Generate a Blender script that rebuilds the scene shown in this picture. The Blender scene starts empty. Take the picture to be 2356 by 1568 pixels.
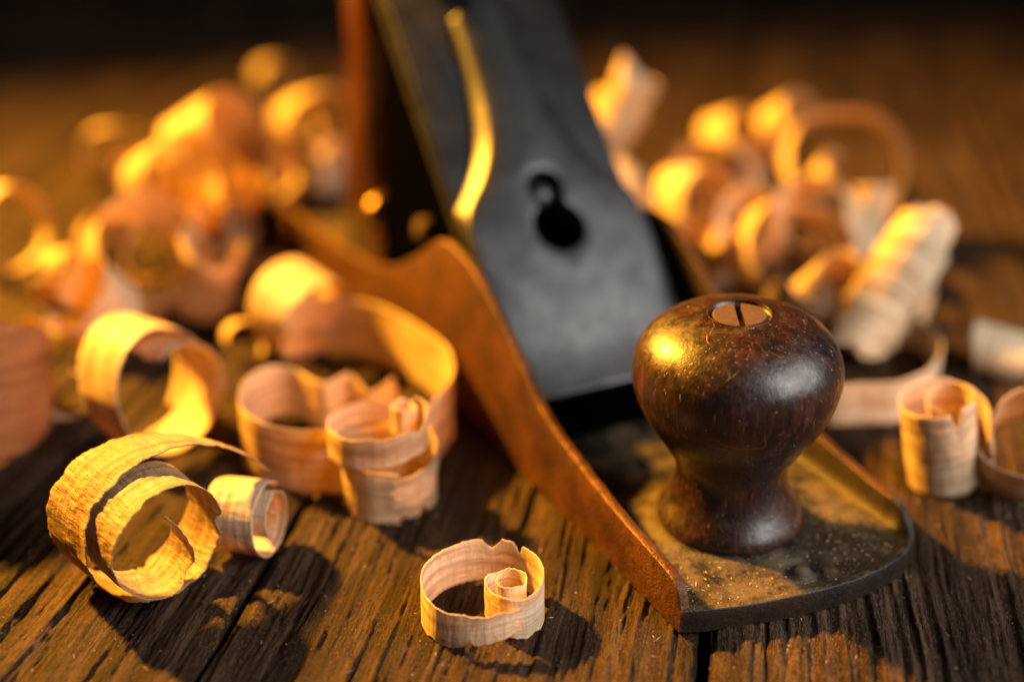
import bpy, bmesh, math, random
import numpy as np
from mathutils import Vector, Matrix

CM = 0.01                                  # every length below is in centimetres, meshes are stored in metres
rng = np.random.default_rng(7)
random.seed(7)
scene = bpy.context.scene
col = scene.collection

# ------------------------------------------------------------------ camera
CAM_H, PITCH, F_PX = 14.4, math.radians(24.8), 5390.0     # height over the table, tilt below the horizon, focal length in 4096 px frame
cam = bpy.data.cameras.new("camera")
cam.sensor_width = 36.0
cam.lens = F_PX / 4096.0 * 36.0
cam.clip_start = 0.005
cam.clip_end = 50.0
cam.dof.use_dof = True
cam.dof.focus_distance = 23.6 * CM
cam.dof.aperture_fstop = 4.3
cam.dof.aperture_blades = 0
cam_ob = bpy.data.objects.new("camera", cam)
cam_ob.location = (0, 0, CAM_H * CM)
cam_ob.rotation_euler = (math.pi / 2 - PITCH, 0, 0)
col.objects.link(cam_ob)
scene.camera = cam_ob

# ------------------------------------------------------------------ world: a dark workshop, only a breath of ambient light
world = bpy.data.worlds.new("World")
scene.world = world
world.use_nodes = True
world.node_tree.nodes["Background"].inputs[0].default_value = (0.75, 0.62, 0.55, 1)
world.node_tree.nodes["Background"].inputs[1].default_value = 0.018

# ------------------------------------------------------------------ lamps
def aim(ob, target):
    d = Vector(target) * CM - ob.location
    ob.rotation_euler = d.to_track_quat('-Z', 'Y').to_euler()

kl = bpy.data.lights.new("warm_lamp", 'SPOT')
kl.energy = 172.0
kl.color = (1.0, 0.435, 0.035)
kl.shadow_soft_size = 2.3 * CM
kl.spot_size = math.radians(80)
kl.spot_blend = 1.0
key = bpy.data.objects.new("warm_lamp", kl)
key.location = Vector((-48, 60, 47)) * CM
col.objects.link(key)
aim(key, (18, 12, 0))

fl = bpy.data.lights.new("window_softbox", 'AREA')
fl.shape = 'RECTANGLE'
fl.size, fl.size_y = 0.34, 0.28
fl.energy = 2.35
fl.color = (1.0, 0.97, 0.92)
fill = bpy.data.objects.new("window_softbox", fl)
fill.location = Vector((33, 7, 24)) * CM
col.objects.link(fill)
aim(fill, (2, 24, 1))

scene.view_settings.view_transform = 'Standard'
scene.view_settings.look = 'None'
scene.view_settings.exposure = 0.0
scene.view_settings.gamma = 1.0
scene.view_settings.use_curve_mapping = False
scene.cycles.max_bounces = 8
scene.cycles.use_denoising = True

# ------------------------------------------------------------------ helpers
def ground(px, py, z=0.0):
    """point of the table (or of a level z over it) under a point of the 2356 px wide measuring frame"""
    f = F_PX * 2356 / 4096
    u, v = (px - 1178.0) / f, (py - 784.0) / f
    d = np.array([u, math.cos(PITCH) - v * math.sin(PITCH), -math.sin(PITCH) - v * math.cos(PITCH)])
    t = (z - CAM_H) / d[2]
    return np.array([0, 0, CAM_H]) + t * d

class Noise2:
    def __init__(self, seed):
        r = np.random.default_rng(seed)
        self.t = r.random((256, 256))
    def __call__(self, x, y):
        x, y = np.asarray(x, float), np.asarray(y, float)
        x, y = np.broadcast_arrays(x, y)
        xi, yi = np.floor(x).astype(int), np.floor(y).astype(int)
        fx, fy = x - xi, y - yi
        fx = fx * fx * fx * (fx * (fx * 6 - 15) + 10)
        fy = fy * fy * fy * (fy * (fy * 6 - 15) + 10)
        t = self.t
        a, b = t[xi % 256, yi % 256], t[(xi + 1) % 256, yi % 256]
        c, d = t[xi % 256, (yi + 1) % 256], t[(xi + 1) % 256, (yi + 1) % 256]
        return ((a * (1 - fx) + b * fx) * (1 - fy) + (c * (1 - fx) + d * fx) * fy) * 2 - 1

N = [Noise2(100 + i) for i in range(8)]

def link_mesh(name, verts, faces, mat, parent=None, origin=(0, 0, 0), smooth=True, uv=None, attr=None):
    me = bpy.data.meshes.new(name)
    v = (np.asarray(verts, float) - np.asarray(origin, float)) * CM
    if isinstance(faces, np.ndarray):
        me.vertices.add(len(v)); me.vertices.foreach_set("co", v.ravel())
        n = len(faces); k = faces.shape[1]
        me.loops.add(n * k); me.loops.foreach_set("vertex_index", faces.ravel().astype(np.int32))
        me.polygons.add(n); me.polygons.foreach_set("loop_start", np.arange(0, n * k, k, dtype=np.int32))
        me.update(calc_edges=True)
    else:
        me.from_pydata(v.tolist(), [], faces)
    me.validate()
    if smooth:
        me.polygons.foreach_set("use_smooth", np.ones(len(me.polygons), bool))
    if uv is not None:
        l = me.uv_layers.new(name="UVMap")
        idx = np.zeros(len(me.loops), np.int32); me.loops.foreach_get("vertex_index", idx)
        l.data.foreach_set("uv", np.asarray(uv, np.float32)[idx].ravel())
    if attr is not None:
        for k, a in attr.items():
            at = me.attributes.new(k, 'FLOAT', 'POINT'); at.data.foreach_set("value", np.asarray(a, np.float32))
    me.materials.append(mat)
    me.update()
    o = bpy.data.objects.new(name, me)
    col.objects.link(o)
    if parent is not None:
        o.parent = parent
    o.location = Vector(origin) * CM
    return o

def grid_faces(nr, nc, off=0, close_c=False):
    r, c = np.meshgrid(np.arange(nr - 1), np.arange(nc if close_c else nc - 1), indexing='ij')
    c2 = (c + 1) % nc
    return (np.stack([r * nc + c, r * nc + c2, (r + 1) * nc + c2, (r + 1) * nc + c], -1).reshape(-1, 4) + off)

# ------------------------------------------------------------------ materials
class NT:
    def __init__(self, name):
        self.m = bpy.data.materials.new(name); self.m.use_nodes = True
        self.t = self.m.node_tree; self.n = self.t.nodes; self.n.clear()
        self.out = self.n.new('ShaderNodeOutputMaterial')
    def new(self, typ, **kw):
        x = self.n.new(typ)
        for k, v in kw.items():
            setattr(x, k, v)
        return x
    def l(self, a, b): self.t.links.new(a, b)
    def coords(self, kind='Object', scale=(100, 100, 100), loc=(0, 0, 0), rot=(0, 0, 0)):
        tc = self.new('ShaderNodeTexCoord'); mp = self.new('ShaderNodeMapping')
        mp.inputs['Scale'].default_value = scale; mp.inputs['Location'].default_value = loc; mp.inputs['Rotation'].default_value = rot
        self.l(tc.outputs[kind], mp.inputs['Vector']); return mp.outputs[0]
    def noise(self, vec, scale, detail=4, rough=0.55, dist=0.0):
        x = self.new('ShaderNodeTexNoise'); x.inputs['Scale'].default_value = scale; x.inputs['Detail'].default_value = detail
        x.inputs['Roughness'].default_value = rough; x.inputs['Distortion'].default_value = dist
        self.l(vec, x.inputs['Vector']); return x.outputs['Fac']
    def ramp(self, fac, stops, interp='LINEAR'):
        x = self.new('ShaderNodeValToRGB'); e = x.color_ramp.elements; x.color_ramp.interpolation = interp
        while len(e) < len(stops): e.new(0.5)
        for i, (p, c) in enumerate(stops):
            e[i].position = p; e[i].color = (c if len(c) == 4 else (*c, 1)) if isinstance(c, tuple) else (c, c, c, 1)
        self.l(fac, x.inputs['Fac']); return x.outputs['Color']
    def mix(self, fac, a, b, blend='MIX'):
        x = self.new('ShaderNodeMix', data_type='RGBA', blend_type=blend)
        for s, v in ((x.inputs[0], fac), (x.inputs[6], a), (x.inputs[7], b)):
            if isinstance(v, (int, float)): s.default_value = v
            elif isinstance(v, tuple): s.default_value = (*v, 1) if len(v) == 3 else v
            else: self.l(v, s)
        return x.outputs[2]
    def math(self, op, a, b=0.0):
        x = self.new('ShaderNodeMath', operation=op)
        for s, v in ((x.inputs[0], a), (x.inputs[1], b)):
            if isinstance(v, (int, float)): s.default_value = v
            else: self.l(v, s)
        return x.outputs[0]
    def bump(self, h, strength=0.5, dist=0.0002, normal=None):
        x = self.new('ShaderNodeBump'); x.inputs['Strength'].default_value = strength; x.inputs['Distance'].default_value = dist
        self.l(h, x.inputs['Height'])
        if normal is not None: self.l(normal, x.inputs['Normal'])
        return x.outputs[0]
    def bsdf(self, color, rough=0.5, metal=0.0, normal=None, spec=0.5, coat=0.0, coat_rough=0.2):
        x = self.new('ShaderNodeBsdfPrincipled')
        for k, v in (('Base Color', color), ('Roughness', rough), ('Metallic', metal), ('Specular IOR Level', spec), ('Coat Weight', coat), ('Coat Roughness', coat_rough)):
            s = x.inputs[k]
            if isinstance(v, (int, float)): s.default_value = v
            elif isinstance(v, tuple): s.default_value = (*v, 1)
            else: self.l(v, s)
        if normal is not None: self.l(normal, x.inputs['Normal'])
        return x
    def done(self, sh):
        self.l(sh if not hasattr(sh, 'outputs') else sh.outputs[0], self.out.inputs['Surface']); return self.m

def mat_table():
    t = NT("weathered_planks")
    at = t.new('ShaderNodeAttribute', attribute_name='relief')
    rnd = t.new('ShaderNodeAttribute', attribute_name='tone')
    warp = t.noise(t.coords(scale=(30, 6, 30)), 1.0, 2)
    co = t.coords(scale=(100, 100, 100))
    addv = t.new('ShaderNodeVectorMath', operation='ADD')
    comb = t.new('ShaderNodeCombineXYZ'); t.l(t.math('MULTIPLY', warp, 0.5), comb.inputs[0]); t.l(rnd.outputs['Fac'], comb.inputs[2])
    t.l(co, addv.inputs[0]); t.l(comb.outputs[0], addv.inputs[1])
    def mapped(sc):
        mp = t.new('ShaderNodeMapping'); mp.inputs['Scale'].default_value = sc; t.l(addv.outputs[0], mp.inputs['Vector']); return mp.outputs[0]
    g1 = t.noise(mapped((3.2, .16, 1)), 1.0, 6, .62)
    g2 = t.noise(mapped((20, 1.6, 1)), 1.0, 6, .72)
    g3 = t.noise(mapped((48, 12.0, 1)), 1.0, 5, .7)
    blot = t.noise(mapped((.55, .22, 1)), 1.0, 4, .6)
    base = t.ramp(g1, [(.30, (.018, .010, .0055)), (.46, (.060, .033, .018)), (.60, (.135, .077, .044)), (.76, (.21, .132, .084))])
    base = t.mix(t.ramp(g2, [(.38, 1.0), (.53, 0.0)]), base, (.014, .009, .006))
    base = t.mix(t.ramp(g3, [(.52, 0.0), (.66, .7)]), base, (.27, .165, .10))
    base = t.mix(t.ramp(g3, [(.34, .8), (.46, 0.0)]), base, (.012, .008, .005))
    base = t.mix(t.ramp(blot, [(.35, .55), (.62, 0.0)]), base, (.085, .062, .045), 'MULTIPLY')
    groove_dark = t.ramp(at.outputs['Fac'], [(.06, .75), (.32, .0)])  # darker where the relief lies low
    base = t.mix(groove_dark, base, (.013, .009, .006))
    hgt = t.math('ADD', t.math('MULTIPLY', g2, 1.0), t.math('MULTIPLY', g3, .8))
    nrm = t.bump(hgt, 1.0, .0009)
    rough = t.ramp(g3, [(.3, .48), (.7, .72)])
    return t.done(t.bsdf(base, rough, 0, nrm, .12))

def mat_shaving(name, light, streak, trans=0.32, bump=.6, bdist=.00016, cross=1.0, rough=.5):
    t = NT(name)
    oi = t.new('ShaderNodeObjectInfo')
    tc = t.new('ShaderNodeTexCoord')
    addv = t.new('ShaderNodeVectorMath', operation='ADD')
    comb = t.new('ShaderNodeCombineXYZ'); t.l(t.math('MULTIPLY', oi.outputs['Random'], 37.0), comb.inputs[2])
    t.l(tc.outputs['UV'], addv.inputs[0]); t.l(comb.outputs[0], addv.inputs[1])
    def mapped(sc):
        mp = t.new('ShaderNodeMapping'); mp.inputs['Scale'].default_value = sc; t.l(addv.outputs[0], mp.inputs['Vector']); return mp.outputs[0]
    g = t.noise(mapped((.40, 7.0, 1)), 1.0, 5, .62, .3)
    f = t.noise(mapped((2.5, 38, 1)), 1.0, 3, .6)
    x = t.noise(mapped((9 * cross, 1.7, 1)), 1.0, 4, .6, .4)
    x2 = t.noise(mapped((24 * cross, 9.0, 1)), 1.0, 3, .6)
    pores = t.noise(mapped((4.0, 26, 1)), 1.0, 2, .5)
    c = t.ramp(g, [(.37, streak), (.47, tuple(.5 * (a + b) for a, b in zip(light, streak))), (.54, light), (.8, tuple(min(1, a * 1.06) for a in light))])
    c = t.mix(t.ramp(f, [(.40, .45), (.54, 0.0)]), c, streak)
    c = t.mix(t.ramp(x, [(.36, .40), (.50, 0.0)]), c, streak)
    c = t.mix(t.ramp(pores, [(.27, .6), (.33, 0.0)]), c, (.20, .09, .04))
    h = t.math('ADD', t.math('ADD', t.math('MULTIPLY', x, .9), t.math('MULTIPLY', x2, .35)), t.math('MULTIPLY', f, .35))
    nrm = t.bump(h, bump, bdist)
    p = t.bsdf(c, rough, 0, nrm, .35)
    tr = t.new('ShaderNodeBsdfTranslucent'); t.l(t.mix(1.0, c, (1.0, .90, .74), 'MULTIPLY'), tr.inputs['Color']); t.l(nrm, tr.inputs['Normal'])
    mx = t.new('ShaderNodeMixShader'); mx.inputs[0].default_value = trans
    t.l(p.outputs[0], mx.inputs[1]); t.l(tr.outputs[0], mx.inputs[2])
    return t.done(mx)

def mat_rosewood():
    t = NT("worn_rosewood")
    co = t.coords()
    def sc(s):
        mp = t.new('ShaderNodeMapping'); mp.inputs['Scale'].default_value = s; t.l(co, mp.inputs['Vector']); return mp.outputs[0]
    g = t.noise(sc((5, 5, .55)), 1.0, 5, .6, .5)
    fine = t.noise(sc((26, 26, 1.6)), 1.0, 4, .65)
    c = t.ramp(g, [(.32, (.006, .003, .0025)), (.50, (.026, .008, .005)), (.68, (.075, .020, .010))])
    c = t.mix(t.ramp(fine, [(.42, .9), (.52, 0.0)]), c, (.007, .004, .003))
    pores = t.noise(sc((20, 20, 2.2)), 1.0, 2, .5)
    chalk = t.ramp(pores, [(.66, 0.0), (.70, .6)])
    chalk = t.math('MULTIPLY', chalk, t.ramp(t.noise(sc((.9, .9, .9)), 1.0, 3), [(.42, .1), (.60, 1.0)]))
    c = t.mix(chalk, c, (.36, .27, .19))
    dust = t.noise(sc((16, 16, 16)), 1.0, 2, .5)
    c = t.mix(t.ramp(dust, [(.72, 0.0), (.76, .6)]), c, (.36, .17, .08))
    v = t.new('ShaderNodeTexVoronoi', feature='DISTANCE_TO_EDGE'); v.inputs['Scale'].default_value = 1.1
    wob = t.new('ShaderNodeVectorMath', operation='ADD')
    cw = t.new('ShaderNodeTexNoise'); cw.inputs['Scale'].default_value = 1.1; t.l(co, cw.inputs['Vector'])
    t.l(co, wob.inputs[0]); t.l(cw.outputs['Color'], wob.inputs[1]); t.l(wob.outputs[0], v.inputs['Vector'])
    scr = t.ramp(v.outputs['Distance'], [(.004, 1.0), (.012, 0.0)])
    smask = t.ramp(t.noise(sc((1.4, 1.4, 1.4)), 1.0, 2), [(.55, 0.0), (.66, .6)])
    scm = t.math('MULTIPLY', scr, smask)
    c = t.mix(scm, c, (.26, .12, .06))
    wear = t.noise(sc((2.2, 2.2, 2.2)), 1.0, 5, .7)
    c = t.mix(t.ramp(wear, [(.60, 0.0), (.72, .35)]), c, (.12, .045, .022))
    dents = t.noise(sc((6, 6, 5)), 1.0, 5, .55)
    h = t.math('ADD', t.math('MULTIPLY', dents, 1.0), t.math('MULTIPLY', fine, .45))
    h = t.math('SUBTRACT', h, t.math('MULTIPLY', scm, .5))
    h = t.math('SUBTRACT', h, t.math('MULTIPLY', chalk, .3))
    n = t.bump(h, .4, .0003)
    rough = t.math('ADD', t.ramp(dents, [(.3, .26), (.7, .42)]), t.ramp(wear, [(.45, 0.0), (.7, .18)]))
    return t.done(t.bsdf(c, rough, 0, n, .65, .2, .2))

def mat_iron(name, base, dark, rust, metal=.85, r0=.32, r1=.5, spots=.62, bump=.25):
    t = NT(name)
    co = t.coords()
    def sc(s):
        mp = t.new('ShaderNodeMapping'); mp.inputs['Scale'].default_value = s; t.l(co, mp.inputs['Vector']); return mp.outputs[0]
    a = t.noise(sc((1.1, 1.1, 1.1)), 1.0, 6, .65)
    b = t.noise(sc((5, 5, 5)), 1.0, 5, .7)
    f = t.noise(sc((22, 22, 22)), 1.0, 3, .6)
    c = t.ramp(a, [(.34, dark), (.62, base)])
    c = t.mix(t.ramp(b, [(.54, 0.0), (spots + .1, .85)]), c, rust)
    c = t.mix(t.ramp(f, [(.62, 0.0), (.70, .6)]), c, rust)
    n = t.bump(t.math('ADD', t.math('MULTIPLY', b, 1.0), t.math('MULTIPLY', f, .8)), bump, .0004)
    r = t.ramp(b, [(.3, r0), (.7, r1)])
    return t.done(t.bsdf(c, r, metal, n, .5))

def mat_japan():
    t = NT("dusty_black_japanning")
    co = t.coords()
    def sc(s):
        mp = t.new('ShaderNodeMapping'); mp.inputs['Scale'].default_value = s; t.l(co, mp.inputs['Vector']); return mp.outputs[0]
    a = t.noise(sc((1.3, 1.3, 1.3)), 1.0, 5, .65)
    b = t.noise(sc((9, 9, 9)), 1.0, 5, .7)
    f = t.noise(sc((24, 24, 24)), 1.0, 3, .65)
    geo = t.new('ShaderNodeNewGeometry'); sep = t.new('ShaderNodeSeparateXYZ'); t.l(geo.outputs['Normal'], sep.inputs[0])
    up = t.ramp(sep.outputs['Z'], [(.55, .12), (.95, 1.0)])           # dust settles on what faces up
    dust = t.math('MULTIPLY', t.math('ADD', t.ramp(a, [(.44, .0), (.60, .70)]), t.ramp(b, [(.48, 0.0), (.70, .40)])), up)
    c = t.mix(dust, (.010, .009, .009), (.125, .088, .048))
    c = t.mix(t.math('MULTIPLY', t.ramp(f, [(.64, 0.0), (.71, .8)]), up), c, (.42, .30, .16))
    side = t.ramp(sep.outputs['Z'], [(.45, 1.0), (.8, .0)])
    c = t.mix(t.math('MULTIPLY', side, t.ramp(a, [(.35, .1), (.6, .8)])), c, (.032, .016, .010))
    c = t.mix(t.ramp(b, [(.64, 0.0), (.72, .8)]), c, (.10, .045, .02))
    n = t.bump(t.math('ADD', b, t.math('MULTIPLY', f, .6)), .6, .0004)
    r = t.math('ADD', t.ramp(b, [(.3, .30), (.7, .5)]), t.math('MULTIPLY', dust, .3))
    return t.done(t.bsdf(c, r, 0, n, .3))

def mat_plain(name, color, rough, metal=0.0, nscale=12, var=.5, spec=.5):
    t = NT(name)
    n = t.noise(t.coords(), nscale, 4, .6)
    c = t.mix(t.ramp(n, [(.35, 0.0), (.7, 1.0)]), tuple(a * var for a in color), color)
    return t.done(t.bsdf(c, rough, metal, t.bump(n, .3, .0002), spec))

M_TABLE = mat_table()
M_SHAVE = mat_shaving("pine_shaving", (.87, .72, .49), (.54, .34, .18), .24, .9, .00028)
M_DARK = mat_shaving("shade_toned_pine_shaving", (.42, .235, .105), (.30, .15, .06), .40)  # pine shaving with shade put into its darker colour
M_PALE = mat_shaving("pale_pine_shaving", (.88, .75, .54), (.60, .40, .22), .22, 1.0, .00032)
M_ROUGH = mat_shaving("crackled_pine_shaving", (.60, .45, .26), (.36, .22, .11), .24, 1.0, .0006, 1.0, .42)
M_FAR = mat_shaving("soft_pine_shaving", (.87, .72, .48), (.58, .37, .19), .24, .6)
M_ROSE = mat_rosewood()
M_RUST = mat_iron("rust_toned_iron", (.15, .058, .018), (.050, .019, .008), (.024, .011, .006), .4, .30, .62, .54, .7)
M_STEEL = mat_iron("dull_steel", (.125, .125, .127), (.070, .070, .072), (.06, .05, .045), .85, .36, .48, .66)
M_BLADE = mat_iron("dark_steel", (.095, .095, .10), (.055, .055, .06), (.06, .04, .03), .85, .34, .5)
M_JAPAN = mat_japan()
M_BLACK = mat_plain("black_japan_and_shade", (.0015, .0015, .0015), .9, 0, 12, .5, .0)  # japanned frog and rib; also the added shade block under the cam
M_BRASS = mat_plain("brass", (.62, .42, .14), .28, 1.0, 8, .6)
M_COPPER = mat_plain("tarnished_brass", (.085, .038, .022), .85, .0, 14, .55)
M_TOTE = mat_plain("rosewood_handle", (.085, .024, .009), .32, 0, 3, .4)
M_DUST = mat_plain("sawdust", (.66, .47, .28), .8, 0, 20, .6)

# ------------------------------------------------------------------ the table top: weathered planks
TH = math.radians(10.3)                     # planks run 10 degrees off the view direction
PW, GAP0 = 8.24, -8.35

def relief(p, q, seed):
    """height (cm) of the weathered surface; p across the plank, q along it"""
    o = seed * 17.3
    wob = .55 * N[0](p * .22 + o, q * .055) + .12 * N[1](p * .9 + o, q * .22)
    pw = p + wob
    rid = N[2](pw * 3.4 + o, q * .035 + o)
    rid2 = N[3](pw * 8.5 + o, q * .10 + o)
    late = 1 - np.abs(rid)
    h = .075 * (late - .55) + .050 * rid2
    h += .026 * N[4](pw * 15, q * .45 + o) + .019 * N[5](pw * 27, q * 1.5) + .012 * N[0](pw * 33 + o, q * 5.0)
    cr = N[6](pw * 1.55 + o * 1.7, q * .045 + o)
    m = np.clip(N[7](p * .8 + o, q * .10 + 3.3 * o) * 2.2 + .25, 0, 1)
    h -= .065 * np.exp(-(cr / .030) ** 2) * m
    cr2 = N[1](pw * 3.7 + o * .7, q * .07 + 2 * o)
    h -= .035 * np.exp(-(cr2 / .05) ** 2) * np.clip(N[5](p * 1.3 + o, q * .17) * 2, 0, 1)
    return h

def build_table():
    V, F, A, TN, off = [], [], [], [], 0
    q = np.concatenate([np.arange(-8, 13.5, .6), np.arange(13.6, 30, .065), np.arange(30, 42, .13), np.arange(42, 112, .5)])
    for k in range(-7, 9):
        x0, x1 = GAP0 + PW * k, GAP0 + PW * (k + 1)
        fine = -1 <= k <= 2
        n = 300 if fine else 80
        e = np.linspace(0, 1, n)
        g = .075 + .03 * N[0](k * 3.1, q * .21)
        g2 = .075 + .03 * N[1](k * 2.7, q * .25)
        if k == 1: g = g + .015
        if k == 0: g2 = g2 + .015
        rough0 = .022 * N[2](np.full_like(q, k * 5.3), q * 2.2) + .03 * N[3](np.full_like(q, k * 1.3), q * .5)
        rough1 = .022 * N[4](np.full_like(q, k * 4.1), q * 2.3) + .03 * N[5](np.full_like(q, k * 7.7), q * .5)
        P = (x0 + g + rough0)[:, None] * (1 - e) + (x1 - g2 + rough1)[:, None] * e
        Q = np.repeat(q[:, None], n, 1)
        h = relief(P, Q, k + 9)
        d = np.minimum(P - P[:, :1], P[:, -1:] - P)
        h -= .09 * np.exp(-(d / .10) ** 2)
        h += .02 * N[6](P * .15 + k, Q * .04)
        top = np.stack([P, Q, h], -1)
        lo0 = np.stack([P[:, 0] + .02, q, np.full_like(q, -1.6)], -1)[:, None]
        lo1 = np.stack([P[:, -1] - .02, q, np.full_like(q, -1.6)], -1)[:, None]
        mid0 = np.stack([P[:, 0] - .005, q, h[:, 0] - .12], -1)[:, None]
        mid1 = np.stack([P[:, -1] + .005, q, h[:, -1] - .12], -1)[:, None]
        allv = np.concatenate([lo0, mid0, top, mid1, lo1], 1)
        nc = n + 4
        V.append(allv.reshape(-1, 3)); F.append(grid_faces(len(q), nc, off)); off += len(q) * nc
        hh = np.concatenate([np.zeros((len(q), 2)), np.clip(.5 + h * 3.4, 0, 1), np.zeros((len(q), 2))], 1)
        A.append(hh.ravel()); TN.append(np.full(len(q) * nc, (k * 2.37) % 7))
    # dark sheet added below, its colour gives the shade in the gaps
    b = np.array([[-75, -8, -1.7], [75, -8, -1.7], [75, 112, -1.7], [-75, 112, -1.7]], float)
    V.append(b); F.append(np.array([[0, 1, 2, 3]]) + off); A.append(np.zeros(4)); TN.append(np.zeros(4))
    o = link_mesh("tabletop", np.concatenate(V), np.concatenate(F), M_TABLE, attr={'relief': np.concatenate(A), 'tone': np.concatenate(TN)})
    o.rotation_euler = (0, 0, -TH)
    o["kind"] = "structure"
    o["label"] = "weathered brown wooden planks of the bench top with dark gaps"
    return o
build_table()

# ------------------------------------------------------------------ hand plane (local x across, y toe to heel, z up)
PA = math.radians(26.4)
toe = ground(1561, 1455)
plane = bpy.data.objects.new("hand_plane", None)
plane.location = Vector((toe[0], toe[1], 0.035)) * CM
plane.location.z = 0.03 * CM
plane.rotation_euler = (0, 0, PA)
col.objects.link(plane)
plane["label"] = "old rust toned iron hand plane with dark round wooden knob and grey lever cap"
plane["category"] = "hand plane"
W_ = 5.42
DECK = .34

def smooth1(y, k=5):
    for _ in range(k):
        y = np.concatenate([y[:1], .25 * y[:-2] + .5 * y[1:-1] + .25 * y[2:], y[-1:]])
    return y

def build_body():
    V, F = [], []; off = 0
    us = np.concatenate([np.arange(-.03, .6, .03), np.arange(.6, 22.45, .1)])
    hl = np.interp(us, [-.03, .02, .08, .16, .30, .5, .8, 2.0, 2.78, 4.64, 5.4, 5.98, 7.0, 8.04, 9.0, 9.8, 10.4, 11.5, 13, 14.5, 17, 20, 22.5],
                   [.42, .58, .74, .85, .93, .97, 1.0, 1.13, 1.24, 1.64, 1.95, 2.35, 3.02, 3.6, 3.86, 3.93, 3.74, 3.0, 2.15, 1.65, 1.3, 1.05, .9])
    hl[25:] = smooth1(hl[25:], 12)
    def section(h, t):
        b = .028
        return [(0, 0), (0, h * .5), (0, h - b), (b * .3, h - b * .3), (b, h), (t * .5, h + .008), (t - b, h), (t - b * .3, h - b * .3), (t, h - b),
                (t, max(min(h - b - .01, DECK + .30), DECK - .03)), (t + .03, max(min(h - b - .02, DECK + .10), DECK - .04)), (t + .12, DECK - .0), (t + .3, DECK - .05)]
    # left rail
    rows = []
    for u, h in zip(us, hl):
        h = h - .035 * max(0.0, float(N[3](u * 3.1, 8.8)) - .35) - .012 * float(N[4](u * 9, 1.2))
        s = section(h, .20)
        wv = .012 * N[0](u * .6, 3.3)
        rows.append([(a + wv, u, z) for a, z in s])
    R = np.array(rows); n = R.shape[1]
    V.append(R.reshape(-1, 3)); f = grid_faces(len(us), n, off); F.append(f)
    endf = [tuple(range(off, off + n))]; off += len(R) * n
    # lip round the toe and right rail, one sweep
    front = np.array([(-.02, -.04), (.4, -.20), (1.0, -.37), (2.08, -.57), (3.2, -.65), (4.1, -.55), (4.7, -.36), (5.1, -.12), (5.32, .15), (5.41, .5), (5.42, .9)])
    tt = np.linspace(0, len(front) - 1, 160)
    fx = smooth1(np.interp(tt, range(len(front)), front[:, 0]), 30); fy = smooth1(np.interp(tt, range(len(front)), front[:, 1]), 30)
    ru = np.arange(1.0, 22.45, .1)
    path = np.concatenate([np.stack([fx, fy], 1), np.stack([np.full_like(ru, W_), ru], 1)])
    hr = np.interp(path[:, 1], [0, .2, .45, .8, 1.79, 3.18, 4.8, 6.0, 7.08, 8.2, 9.0, 9.8, 10.4, 11.5, 13, 14.5, 17, 20, 22.5],
                   [.45, .56, .72, .84, .92, 1.08, 1.55, 2.2, 2.85, 3.5, 3.78, 3.85, 3.70, 3.0, 2.15, 1.65, 1.3, 1.05, .9])
    hr[path[:, 0] < 4.6] = .45
    hr = smooth1(hr, 10)
    tl = np.where(path[:, 1] > .8, .20, .16)
    tl = smooth1(tl, 20)
    tan = np.gradient(path, axis=0); tan /= np.linalg.norm(tan, axis=1)[:, None]
    nin = np.stack([-tan[:, 1], tan[:, 0]], 1)
    rows = []
    for i, (pt, h, t, nn) in enumerate(zip(path, hr, tl, nin)):
        s = section(h + .012 * N[1](i * .13, 1.7), t)
        rows.append([(pt[0] + nn[0] * a, pt[1] + nn[1] * a, z) for a, z in s])
    R = np.array(rows)
    V.append(R.reshape(-1, 3)); F.append(grid_faces(len(R), n, off)[:, ::-1]); off += len(R) * n
    # deck and sole
    vs = np.linspace(.14, W_ - .14, 90)
    order = np.argsort(fx)
    uf = np.interp(vs, fx[order], fy[order]) + .10
    w = np.concatenate([np.linspace(0, .28, 110), np.linspace(.285, 1, 120)])
    Vg, Wg = np.meshgrid(vs, w, indexing='ij')
    Ug = uf[:, None] * (1 - Wg) + 22.4 * Wg
    zz = DECK + .016 * N[2](Vg * 1.1, Ug * 1.1) + .008 * N[3](Vg * 4, Ug * 4)
    dv, du = Vg - 2.67, Ug - .10
    rr = np.hypot(dv, du)
    zz += .11 * np.exp(-(rr / .19) ** 4) - .06 * np.exp(-((rr - .31) / .08) ** 2)     # cast boss by the knob
    edge = np.minimum(np.minimum(Vg, W_ - Vg), (Ug - uf[:, None]) + .15)
    zz += .07 * np.exp(-(edge / .22) ** 2)
    kb = np.hypot(Vg - 2.55, Ug - 2.2)
    zz += .05 * np.exp(-np.clip(kb - 1.45, 0, None) ** 2 / .02)
    mouth = (Ug > 7.0) & (Ug < 7.5) & (Vg > .6) & (Vg < 4.8)
    zz = np.where(mouth, .1, zz)
    D = np.stack([Vg, Ug, zz], -1)
    V.append(D.reshape(-1, 3)); F.append(grid_faces(90, 230, off)[:, ::-1]); off += D.size // 3
    B = np.stack([Vg[:, ::5], Ug[:, ::5], np.full_like(zz[:, ::5], .004)], -1)
    V.append(B.reshape(-1, 3)); F.append(grid_faces(90, B.shape[1], off)); off += B.size // 3
    faces = [tuple(x) for x in np.concatenate(F).tolist()] + endf
    o = link_mesh("body", np.concatenate(V), faces, M_RUST, plane)
    # the inside of the casting is black japanned
    o.data.materials.append(M_JAPAN)
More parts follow.
